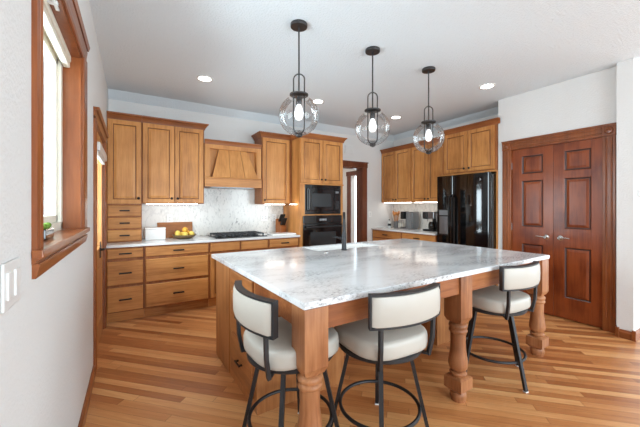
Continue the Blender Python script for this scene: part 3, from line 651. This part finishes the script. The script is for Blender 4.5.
isl = thing('kitchen_island', 'wood kitchen island with drawers and turned corner legs', 'kitchen island', (ICX, ICY, 0), IR); zc = IZ-.034
bx0, bx1, by0, by1 = -1.225, 1.12, -.185, .805       # cabinet block
m = MB(); m.box(bx0, bx0+.69, by0, by1, 0, zc); m.box(bx0+1.80, bx1, by0, by1, 0, zc); m.box(bx0+.69, bx0+1.80, by0+.45, by1, 0, .64); m.box(bx0+.69, bx0+1.80, by0+.45, by0+.47, .64, zc); m.box(bx0+.69, bx0+1.80, by1-.02, by1, .64, zc)
m.build('carcass', M['islandZ'], isl)
def side_drawer(y0, y1, z0, z1, hd=True):
    mm_ = MB(); g = .003
    mm_.loops(y0+g, y1-g, z0+g, z1-g, [(0, 0), (0, -.013), (.004, -.018), (.008, -.020)])
    # loops face -y; turn to face -x
    me = MB(); me.add(mm_.b, 0, Matrix.Translation((bx0, 0, 0)) @ Matrix.Rotation(-PI/2, 4, 'Z') @ Matrix.Translation((0, 0, 0)) @ Matrix.Scale(-1, 4, (1, 0, 0)))
    bmesh.ops.reverse_faces(me.b, faces=me.b.faces[:]); o = me.build('drawer', M['islandX'], isl)
    if hd:
        yc, zc_ = (y0+y1)/2, (z0+z1)/2; h_ = MB(); h_.box(bx0-.048, bx0-.038, yc-.05, yc+.05, zc_-.006, zc_+.006, .003)
        for s in (-1, 1): h_.box(bx0-.042, bx0-.02, yc+s*.038-.006, yc+s*.038+.006, zc_-.005, zc_+.005)
        h_.build('handle', M['bronze'], o)
    return o
for z0, z1 in ((.70, .845), (.385, .685), (.075, .37)): side_drawer(by0+.05, by0+.50, z0, z1)
m = MB(); m.box(bx0-.005, bx0, by1-.40, by1, 0, zc, .003); m.build('end_panel', M['islandZ'], isl)
ap = [(-1.205, .0)]
# aprons under the overhang
LYc = -.776; LXs = (-1.190, .0, 1.19); lh = .065
m = MB(); m.box(LXs[0]+lh, LXs[1]-lh, LYc-.05, LYc-.025, zc-.115, zc, .002); m.build('front_apron', M['alderX'], isl)
m = MB(); m.box(LXs[1]+lh, LXs[2]-lh, LYc-.05, LYc-.025, zc-.115, zc, .002); m.build('front_apron', M['alderX'], isl)
m = MB(); m.box(LXs[0]-.05, LXs[0]-.025, LYc+lh, by0, zc-.115, zc, .002); m.build('side_apron', M['alderX'], isl)
m = MB(); m.box(LXs[2]+.025, LXs[2]+.05, LYc+lh, .745, zc-.115, zc, .002); m.build('side_apron', M['alderX'], isl)
def turned_leg(x, y):
    m = MB(); s = lh
    m.box(x-s, x+s, y-s, y+s, .572, zc-.001, .004)
    # chamfered end of the upper block
    t = bmesh.new(); a = [t.verts.new((x+i*s, y+j*s, .573)) for i, j in ((-1, -1), (1, -1), (1, 1), (-1, 1))]; c_ = [t.verts.new((x+i*s*.78, y+j*s*.78, .542)) for i, j in ((-1, -1), (1, -1), (1, 1), (-1, 1))]
    for k in range(4): t.faces.new((a[k], a[(k+1) % 4], c_[(k+1) % 4], c_[k]))
    t.faces.new(a); t.faces.new(c_); bmesh.ops.recalc_face_normals(t, faces=t.faces[:]); m.add(t)
    m.lathe([(.050, .555), (.050, .538), (.046, .532), (.058, .524), (.062, .512), (.058, .500), (.050, .496), (.058, .488), (.061, .478), (.057, .468), (.049, .462), (.050, .44), (.049, .40), (.050, .36), (.056, .31), (.062, .27), (.063, .245), (.058, .222), (.046, .208), (.040, .203), (.052, .198), (.057, .190), (.052, .180), (.046, .172)], x, y, 28)
    for z0, z1, s0, s1 in ((.175, .160, .042, s), (.160, .085, s, s), (.085, .066, s, .046)):
        t = bmesh.new(); a = [t.verts.new((x+i*s0, y+j*s0, z0)) for i, j in ((-1, -1), (1, -1), (1, 1), (-1, 1))]; c_ = [t.verts.new((x+i*s1, y+j*s1, z1)) for i, j in ((-1, -1), (1, -1), (1, 1), (-1, 1))]
        for k in range(4): t.faces.new((a[k], a[(k+1) % 4], c_[(k+1) % 4], c_[k]))
        t.faces.new(a); t.faces.new(c_); bmesh.ops.recalc_face_normals(t, faces=t.faces[:]); m.add(t)
    m.lathe([(.042, .070), (.048, .062), (.054, .048), (.054, .032), (.050, .016), (.048, 0)], x, y, 24)
    return m.build('leg', M['alder'], isl, True, 40)
for x in LXs: turned_leg(x, LYc)

# faucet and sink hole cover
fa = thing('faucet', 'dark pull-down kitchen faucet standing by the island sink', 'faucet', (1.79, 2.485, IZ), -.62)
m = MB(); m.lathe([(.030, 0), (.030, .006), (.024, .012), (.023, .05), (.0225, .15), (.018, .18)], n=24)
arc = [(0, 0, .13), (0, 0, .29)]+[(0, .075-.075*math.cos(a), .29+.075*math.sin(a)) for a in [PI*k/12 for k in range(1, 12)]]+[(0, .15, .29), (0, .150, .27)]
m.tube(arc, .0135, 14); m.build('spout', M['black'], fa, True)
m = MB(); m.cyl((0, .15, .275), (0, .151, .15), .016, 16, .020); m.build('spray_head', M['black'], fa, True)
m = MB(); m.cyl((-.015, 0, .115), (-.045, 0, .118), .014); m.tube([(-.045, 0, .118), (-.07, -.004, .128), (-.118, -.008, .134)], [.010, .009, .007]); m.build('lever', M['black'], fa, True)
m = MB(); m.lathe([(.022, IZ), (.022, IZ+.004), (.016, IZ+.007), (0, IZ+.0075)], 1.555, 2.44, 18); tag(m.build('hole_cover', M['chrome'], None, True), 'small round chrome button cap on the island left of the faucet', 'sink accessory')

# ------------------------------------------------------------------ stools
def make_stool():
    t = thing('bar_stool', 'x', 'bar stool', (0, 0, 0), 0, 'cream leather stools at the island')
    R_, ZB = .245, .545
    m = MB(); b = bmesh.new(); n = 40
    # rounded-square cushion from superellipse rings
    prof = [(.0, .008), (.95, .008), (.985, .014), (1.0, .030), (1.0, .070), (.985, .088), (.955, .097), (.90, .101), (.5, .106), (0, .107)]; rings = []
    for f_, z in prof:
        ring = []
        for k in range(n):
            a = 2*PI*k/n; e = 3.2; c_, s_ = math.cos(a), math.sin(a); r = (abs(c_)**e+abs(s_)**e)**(-1/e)*R_*.955
            ring.append(b.verts.new((max(f_, .001)*r*c_, max(f_, .001)*r*s_, ZB+z)))
        rings.append(ring)
    for a_, c_ in zip(rings, rings[1:]):
        for k in range(n): b.faces.new((a_[k], a_[(k+1) % n], c_[(k+1) % n], c_[k]))
    bmesh.ops.recalc_face_normals(b, faces=b.faces[:]); m.add(b); m.build('seat_cushion', M['leather'], t, True, 60)
    m = MB(); m.lathe([(.10, ZB-.02), (.232, ZB-.018), (.238, ZB-.012), (.238, ZB+.006), (.232, ZB+.010), (.10, ZB+.008)], n=40); m.build('seat_frame', M['black'], t, True)
    m = MB(); m.tube([(.225*math.cos(2*PI*k/48), .225*math.sin(2*PI*k/48), .185) for k in range(48)], .010, 10, True); m.build('foot_ring', M['black'], t, True)
    for k in range(4):
        m = MB(); m.tube([(.165, 0, ZB-.016), (.285, 0, .006)], 0, rect=(.010, .0115)); l_ = m.build('leg', M['black'], t); l_.rotation_euler.z = k*PI/2
        m = MB(); m.box(.270, .298, -.013, .013, 0, .008, .002); m.build('foot_glide', M['white'], l_)
    # curved back
    RC = .54; yc = -.265+RC; z0, z1 = .732, .902; A = .245/RC
    def arc_(r, a, z): return (r*math.sin(a), yc-r*math.cos(a), z)
    m = MB(); b = bmesh.new(); N = 20; rows = []
    prof = [(-.020, z0+.012), (-.026, z0+.03), (-.028, (z0+z1)/2), (-.026, z1-.03), (-.020, z1-.012), (-.004, z1-.008), (.012, z1-.012), (.020, z1-.03), (.024, (z0+z1)/2), (.020, z0+.03), (.012, z0+.012), (-.004, z0+.008)]
    for i in range(N+1):
        a = (-1+2*i/N)*(A-.016); sh = 1.0 if 0 < i < N else .45
        rows.append([b.verts.new(arc_(RC-o*sh, a, (z0+z1)/2+(z-(z0+z1)/2)*(1 if 0 < i < N else .965))) for o, z in prof])
    q_ = len(prof)
    for a_, c_ in zip(rows, rows[1:]):
        for k in range(q_): b.faces.new((a_[k], a_[(k+1) % q_], c_[(k+1) % q_], c_[k]))
    b.faces.new(rows[0]); b.faces.new(rows[-1][::-1]); bmesh.ops.recalc_face_normals(b, faces=b.faces[:]); m.add(b); m.build('back_cushion', M['leather'], t, True, 50)
    m = MB()                                     # metal band round the cushion edge
    loop = [arc_(RC, (-1+2*i/N)*A, z1) for i in range(N+1)]+[arc_(RC, A, z1-(z1-z0)*j/4) for j in range(1, 4)]+[arc_(RC, (1-2*i/N)*A, z0) for i in range(N+1)]+[arc_(RC, -A, z0+(z1-z0)*j/4) for j in range(1, 4)]
    b = bmesh.new(); ring_o, n_ = [], len(loop)
    def off(i, z_, k):
        return None
    P = [Vector(p) for p in loop]; rings = []
    for i, p in enumerate(P):
        ctr = Vector((0, yc, p.z)); rad = (p-ctr).normalized(); tang = Vector((-rad.y, rad.x, 0))
        inn = Vector((0, 0, 0)); top_ = abs(p.z-z1) < 1e-6; bot_ = abs(p.z-z0) < 1e-6
        if top_: inn.z = -.009
        if bot_: inn.z = .009
        endp = abs(math.atan2(p.x, yc-p.y)-A) < 1e-4; endm = abs(math.atan2(p.x, yc-p.y)+A) < 1e-4
        if endp: inn += Vector((-math.cos(A), -math.sin(A), 0))*.011
        if endm: inn += Vector((math.cos(A), -math.sin(A), 0))*.011
        rings.append([b.verts.new(p+rad*.019), b.verts.new(p-rad*.019), b.verts.new(p-rad*.019+inn), b.verts.new(p+rad*.019+inn)])
    for i in range(n_):
        a_, c_ = rings[i], rings[(i+1) % n_]
        for k in range(4): b.faces.new((a_[k], a_[(k+1) % 4], c_[(k+1) % 4], c_[k]))
    bmesh.ops.recalc_face_normals(b, faces=b.faces[:]); m.add(b); m.build('back_frame', M['black'], t)
    for s in (-1, 1):
        a = s*.185/RC; p = arc_(RC, a, 0)
        m = MB(); m.tube([(p[0], p[1], z0+.006), (p[0]*.99, p[1]+.004, .62), (p[0]*.93, p[1]+.022, ZB-.026)], 0, rect=(.010, .009)); m.tube([(p[0]*.93, p[1]+.022, ZB-.018), (p[0]*.7, p[1]*.7, ZB-.016)], 0, rect=(.010, .006)); m.build('back_post', M['black'], t)
    return t
st0 = make_stool()
spots = [(.745, 1.535, -PI/2+.06, .912, 'cream leather bar stool at the left end of the island, drawn before the drawers'),
         (1.222, 1.35, -.045, -.685, 'middle cream leather bar stool, between the two nearer turned legs of the island'),
         (2.46, 1.395, -.03, -.212, 'farthest cream leather bar stool, by the pantry end of the island')]
for i, (x, y, rz, ly, lab) in enumerate(spots):
    o = st0 if i == 0 else dup_tree(st0)
    o.location = (x, y, 0); o.rotation_euler.z = rz; o['label'] = lab
    k = 0
    for ch in o.children:
        if ch.name.startswith('leg'): ch.rotation_euler.z = ly-rz+k*PI/2; k += 1

# ------------------------------------------------------------------ pendants and downlights
def make_pendant():
    t = thing('pendant_light', 'x', 'pendant light', (0, 0, 0), 0, 'glass globe pendants over the island')
    zc_ = 2.055-CZ; zr = zc_+.165
    m = MB(); m.lathe([(.066, -.026), (.068, -.022), (.068, -.003), (.066, 0)], n=32); m.build('canopy', M['pend'], t, True)
    m = MB(); m.cyl((0, 0, -.02), (0, 0, zr+.01), .0065, 12); m.build('stem', M['pend'], t, True)
    m = MB(); hw_ = .044; za = zr+.125
    up = [(-hw_, 0, zr)]+[(-hw_, 0, zr+.04)]+[(-hw_*math.cos(a), 0, za+hw_*math.sin(a)) for a in [PI*k/14 for k in range(15)]]+[(hw_, 0, zr+.04), (hw_, 0, zr)]
    zb = zc_-.145; r_ = .055
    dn = [(hw_, 0, zb+r_)]+[(hw_-r_*.8+r_*.8*math.cos(a), 0, zb+r_-r_*math.sin(a)) for a in [PI/2*k/6 for k in range(1, 7)]]
    dn2 = [(-x, y, z) for x, y, z in dn[::-1]]
    m.tube(up+dn, .0055, 8); m.tube([(-hw_, 0, zr), (-hw_, 0, zr-.01)]+[(-x, y, z) for x, y, z in dn], .0055, 8); m.build('bail', M['pend'], t, True)
    m = MB(); m.lathe([(.066, zr-.004), (.074, zr-.004), (.075, zr+.006), (.066, zr+.006)], n=36); m.build('collar', M['pend'], t, True)
    m = MB(); m.lathe([(.022, zr-.075), (.024, zr-.07), (.024, zr-.012)], n=20); m.build('socket', M['pend'], t, True)
    m = MB(); m.lathe([(.006, zr-.205), (.024, zr-.196), (.036, zr-.170), (.038, zr-.145), (.026, zr-.10), (.014, zr-.076)], n=20); m.build('bulb', M['bulb'], t, True)
    m = MB(); m.lathe([(.008, zc_-.175), (.024, zc_-.168), (.030, zc_-.156), (.030, zc_-.148), (.012, zc_-.143)], n=24); m.build('finial', M['pend'], t, True)
    m = MB(); R_ = .161; pr = []
    for k in range(1, 25):
        a = PI*k/24.0
        if R_*math.sin(a) < .02 and k > 12: continue
        if k < 4: continue
        pr.append((R_*math.sin(a), zc_+R_*math.cos(a)))
    b = bmesh.new(); n = 48; rings = [[b.verts.new((r*math.cos(2*PI*j/n), r*math.sin(2*PI*j/n), z)) for j in range(n)] for r, z in pr]
    for a_, c_ in zip(rings, rings[1:]):
        for j in range(n): b.faces.new((a_[j], a_[(j+1) % n], c_[(j+1) % n], c_[j]))
    bmesh.ops.recalc_face_normals(b, faces=b.faces[:]); m.add(b); m.build('globe', M['glass'], t, True, 80)
    return t
p0 = make_pendant()
for i, (x, lab) in enumerate(((1.14, 'nearest glass globe pendant, hanging above the left end of the island'), (1.912, 'middle glass globe pendant of the row over the island'), (2.69, 'farthest glass globe pendant, hanging in front of the refrigerator wall cabinets'))):
    o = p0 if i == 0 else dup_tree(p0); o.location = (x, 2.2, CZ); o.rotation_euler.z = -.62; o['label'] = lab
def downlight(x, y, label):
    t = thing('downlight', label, 'ceiling light', (x, y, CZ), 0, 'recessed ceiling lights')
    m = MB(); m.lathe([(.068, -.0005), (.068, -.004), (.088, -.006), (.092, -.001)], n=32, cap=False); m.build('trim_ring', M['white'], t, True)
    m = MB(); m.lathe([(.0, -.0035), (.068, -.0035), (.068, -.001)], n=32); m.build('lens', M['can'], t)
    l = bpy.data.lights.new('downlight_lamp', 'SPOT'); l.energy = 34; l.spot_size = 1.25; l.spot_blend = .8; l.color = (.92, .98, 1.0); l.shadow_soft_size = .07
    o = bpy.data.objects.new('downlight_lamp', l); C.objects.link(o); o.location = (0, 0, -.02); o.parent = t
downlight(.706, 3.70, 'round recessed ceiling light above the left drawers'); downlight(2.21, 3.69, 'round recessed ceiling light in front of the oven cabinet'); downlight(3.70, 3.68, 'round recessed ceiling light by the coffee counter'); downlight(3.69, 2.15, 'round recessed ceiling light in front of the pantry doors')

# ------------------------------------------------------------------ things on the counters
CT = .8905
t = thing('cooktop', 'black gas cooktop with iron grates on the back counter', 'cooktop', (.945, 4.225, CT))
m = MB(); m.box(0, .73, 0, .50, 0, .014, .004); m.build('plate', M['gloss'], t)
for gx, gw in ((.02, .225), (.2525, .225), (.485, .225)):
    m = MB(); z = .046
    for yy in (.09, .47): m.box(gx, gx+gw, yy-.007, yy+.007, z-.012, z, .002)
    for xx in (gx+.007, gx+gw-.007): m.box(xx-.007, xx+.007, .09, .47, z-.012, z, .002)
    for yy in (.185, .28, .375): m.box(gx+.01, gx+gw-.01, yy-.005, yy+.005, z-.010, z+.004, .002)
    m.box(gx+gw/2-.005, gx+gw/2+.005, .09, .47, z-.010, z+.004, .002)
    for xx in (gx+.012, gx+gw-.012):
        for yy in (.095, .465): m.box(xx-.008, xx+.008, yy-.008, yy+.008, .012, z-.01)
    m.build('grate', M['iron'], t)
    for yy in (.185, .375): m = MB(); m.lathe([(.045, .013), (.045, .020), (.030, .022), (.030, .031), (.0, .032)], gx+gw/2, yy, 20); m.build('burner', M['matblack'], t, True)
for k in range(5): m = MB(); m.lathe([(.019, .013), (.017, .034), (.0, .035)], .14+k*.1125, .042, 16); m.build('knob', M['black'], t, True)
t = thing('bread_box', 'white rectangular box on the counter beside the small drawers', 'box', (.135, 4.515, CT)); m = MB(); m.box(0, .235, 0, .16, 0, .135, .012, 3); m.build('box', M['ceramic'], t, True); m = MB(); m.box(-.002, .237, -.002, .162, .1355, .157, .008, 3); m.build('lid', M['ceramic'], t, True)
m = MB(); m.box(0, .45, -.008, .008, 0, .215, .006); o = m.build('cutting_board', M['board']); o.location = (.285, 4.716, CT+.001); o.rotation_euler.x = -.19; tag(o, 'wooden cutting board leaning on the backsplash behind the fruit', 'cutting board')
t = thing('fruit_bowl', 'shallow woven bowl of fruit on the counter in front of the cutting board', 'bowl', (.60, 4.53, CT)); m = MB()
b = bmesh.new(); n = 36; pr = [(.055, .0), (.085, .006), (.125, .026), (.150, .052), (.156, .054), (.152, .046), (.120, .018), (.08, .010), (.001, .010)]
m.lathe(pr, 0, 0, 36); m.build('bowl', M['wicker'], t, True)
fr_ = [(-.085, -.03, .062, 'lemon'), (.0, -.066, .058, 'lemon'), (.085, -.025, .062, 'lemon'), (-.022, .018, .052, 'lemon'), (.058, .062, .062, 'orange'), (.006, -.018, .118, 'orange'), (-.075, .068, .068, 'lemon')]
names = ['yellow fruit at the left front of the woven bowl', 'yellow fruit at the centre front of the woven bowl', 'yellow fruit at the right front of the woven bowl', 'yellow fruit at the back of the woven bowl', 'orange at the back right of the woven bowl', 'orange on top of the pile in the woven bowl', 'yellow fruit at the back left of the woven bowl']
for (x, y, z, k), lb in zip(fr_, names):
    m = MB(); m.sphere((0, 0, 0), .037, (1.06, 1, .95), 20, 12); o = m.build('orange' if k == 'orange' else 'lemon', M[k], None, True); o.location = (.60+x, 4.53+y, CT+z); o.rotation_euler = (random.random(), random.random(), random.random()); tag(o, lb, 'fruit', 'fruit in the woven bowl')
t = thing('knife_block', 'wooden knife block with black knives beside the oven cabinet', 'knife block', (2.06, 4.62, CT), .25)
m = MB(); m.prism([(-.08, 0), (.07, 0), (.07, .22), (.04, .235), (-.08, .10)], 0, -.05, .05); m.build('block', M['knife'], t)
for k in range(6):
    x = -.034+.034*(k % 3); y0 = .0 if k < 3 else -.045; z0 = .19 if k < 3 else .13
    m = MB(); m.tube([(x, y0, z0), (x, y0-.035, z0+.065), (x, y0-.062, z0+.115)], 0, rect=(.009, .011)); m.build('knife', M['matblack'], t)
m = MB(); m.box(-.20, .19, -.13, .13, 0, .022, .006); o = m.build('cutting_board', M['ceramic']); o.location = (2.045-.085, 4.37, CT+.0005); tag(o, 'white board lying flat on the counter before the knife block', 'cutting board')

# coffee counter
t = thing('utensil_jar', 'glass jar of wooden utensils on the coffee counter', 'jar', (4.53, 4.50, CT)); m = MB(); m.lathe([(.052, 0), (.056, .01), (.056, .13), (.052, .135), (.052, .012), (.001, .010)], n=24); m.build('jar', M['frost'], t, True)
for k in range(6):
    a = k*1.05; m = MB(); p1 = (.05*math.cos(a), .05*math.sin(a), .25+.02*(k % 3)); m.cyl((.012*math.cos(a), .012*math.sin(a), .02), p1, .006, 8); m.sphere((p1[0]*1.1, p1[1]*1.1, p1[2]+.02), .024, (1, .7, 1.5), 12, 8); m.build('utensil', M['bamboo'], t, True)
t = thing('soap_bottle', 'small white bottle with black label beside the utensil jar', 'bottle', (4.44, 4.60, CT)); m = MB(); m.lathe([(.03, 0), (.032, .01), (.032, .10), (.012, .125), (.012, .15)], n=20); m.build('bottle', M['white'], t, True); m = MB(); m.lathe([(.0325, .04), (.033, .04), (.033, .085), (.0325, .085)], n=20); m.build('label_band', M['matblack'], t, True); m = MB(); m.lathe([(.013, .15), (.013, .17), (0, .171)], n=16); m.build('cap', M['matblack'], t, True)
t = thing('spice_rack', 'small wire rack of clear jars beside the coffee maker', 'rack', (4.50, 4.345, CT), RZ); m = MB()
for k in range(4): m.tube([(-.07+.047*k, -.05, 0), (-.07+.047*k, -.05, .16), (-.07+.047*k, .05, .16), (-.07+.047*k, .05, 0)], .004, 8)
m.box(-.08, .08, -.055, .055, .0, .008); m.build('rack', M['steel'], t)
for k in range(3): m = MB(); m.lathe([(.018, .009), (.019, .10), (.014, .11)], -.047+.047*k, 0, 14); j = m.build('jar', M['vinyl'], t, True)
c = thing('coffee_maker', 'stainless coffee maker in the middle of the coffee counter', 'coffee maker', (4.42, 4.13, CT), RZ)
m = MB(); m.box(-.13, .10, -.02, .20, 0, .03, .006); m.box(-.05, .13, .04, .20, .03, .33, .008); m.build('housing', M['steel'], c)
m = MB(); m.box(-.13, -.055, -.02, .14, .19, .335, .010); m.build('brew_head', M['matblack'], c); m = MB(); m.box(.02, .115, -.02, .04, .03, .31, .006); m.build('water_tank', M['frost'], c); m = MB(); m.box(-.125, -.04, -.015, .10, .031, .04, .002); m.build('drip_tray', M['matblack'], c)
c = thing('coffee_machine', 'black drip coffee machine on the counter next to the refrigerator', 'coffee maker', (4.42, 3.60, CT), RZ)
m = MB(); m.box(-.12, .10, -.03, .20, 0, .035, .010); m.box(-.02, .10, .10, .20, .035, .34, .010); m.build('housing', M['matblack'], c); m = MB(); m.box(-.14, -.03, -.02, .17, .21, .34, .03, 4); m.build('brew_head', M['black'], c, True)
m = MB(); m.lathe([(.05, .036), (.064, .06), (.064, .12), (.045, .165), (.05, .17)], .035, .03, 24); m.build('carafe', M['gloss'], c, True); m = MB(); m.box(-.02, .11, -.02, .10, .22, .34, .012); m.build('filter_basket', M['steel'], c)
c = thing('coffee_grinder', 'dark coffee grinder half hidden by the refrigerator', 'coffee grinder', (4.46, 3.42, CT)); m = MB(); m.lathe([(.06, 0), (.06, .01), (.05, .03), (.048, .16), (.055, .17)], n=20); m.build('grinder_base', M['black'], c, True); m = MB(); m.lathe([(.055, .17), (.066, .29), (.06, .30), (0, .305)], n=20); m.build('hopper', M['frost'], c, True)
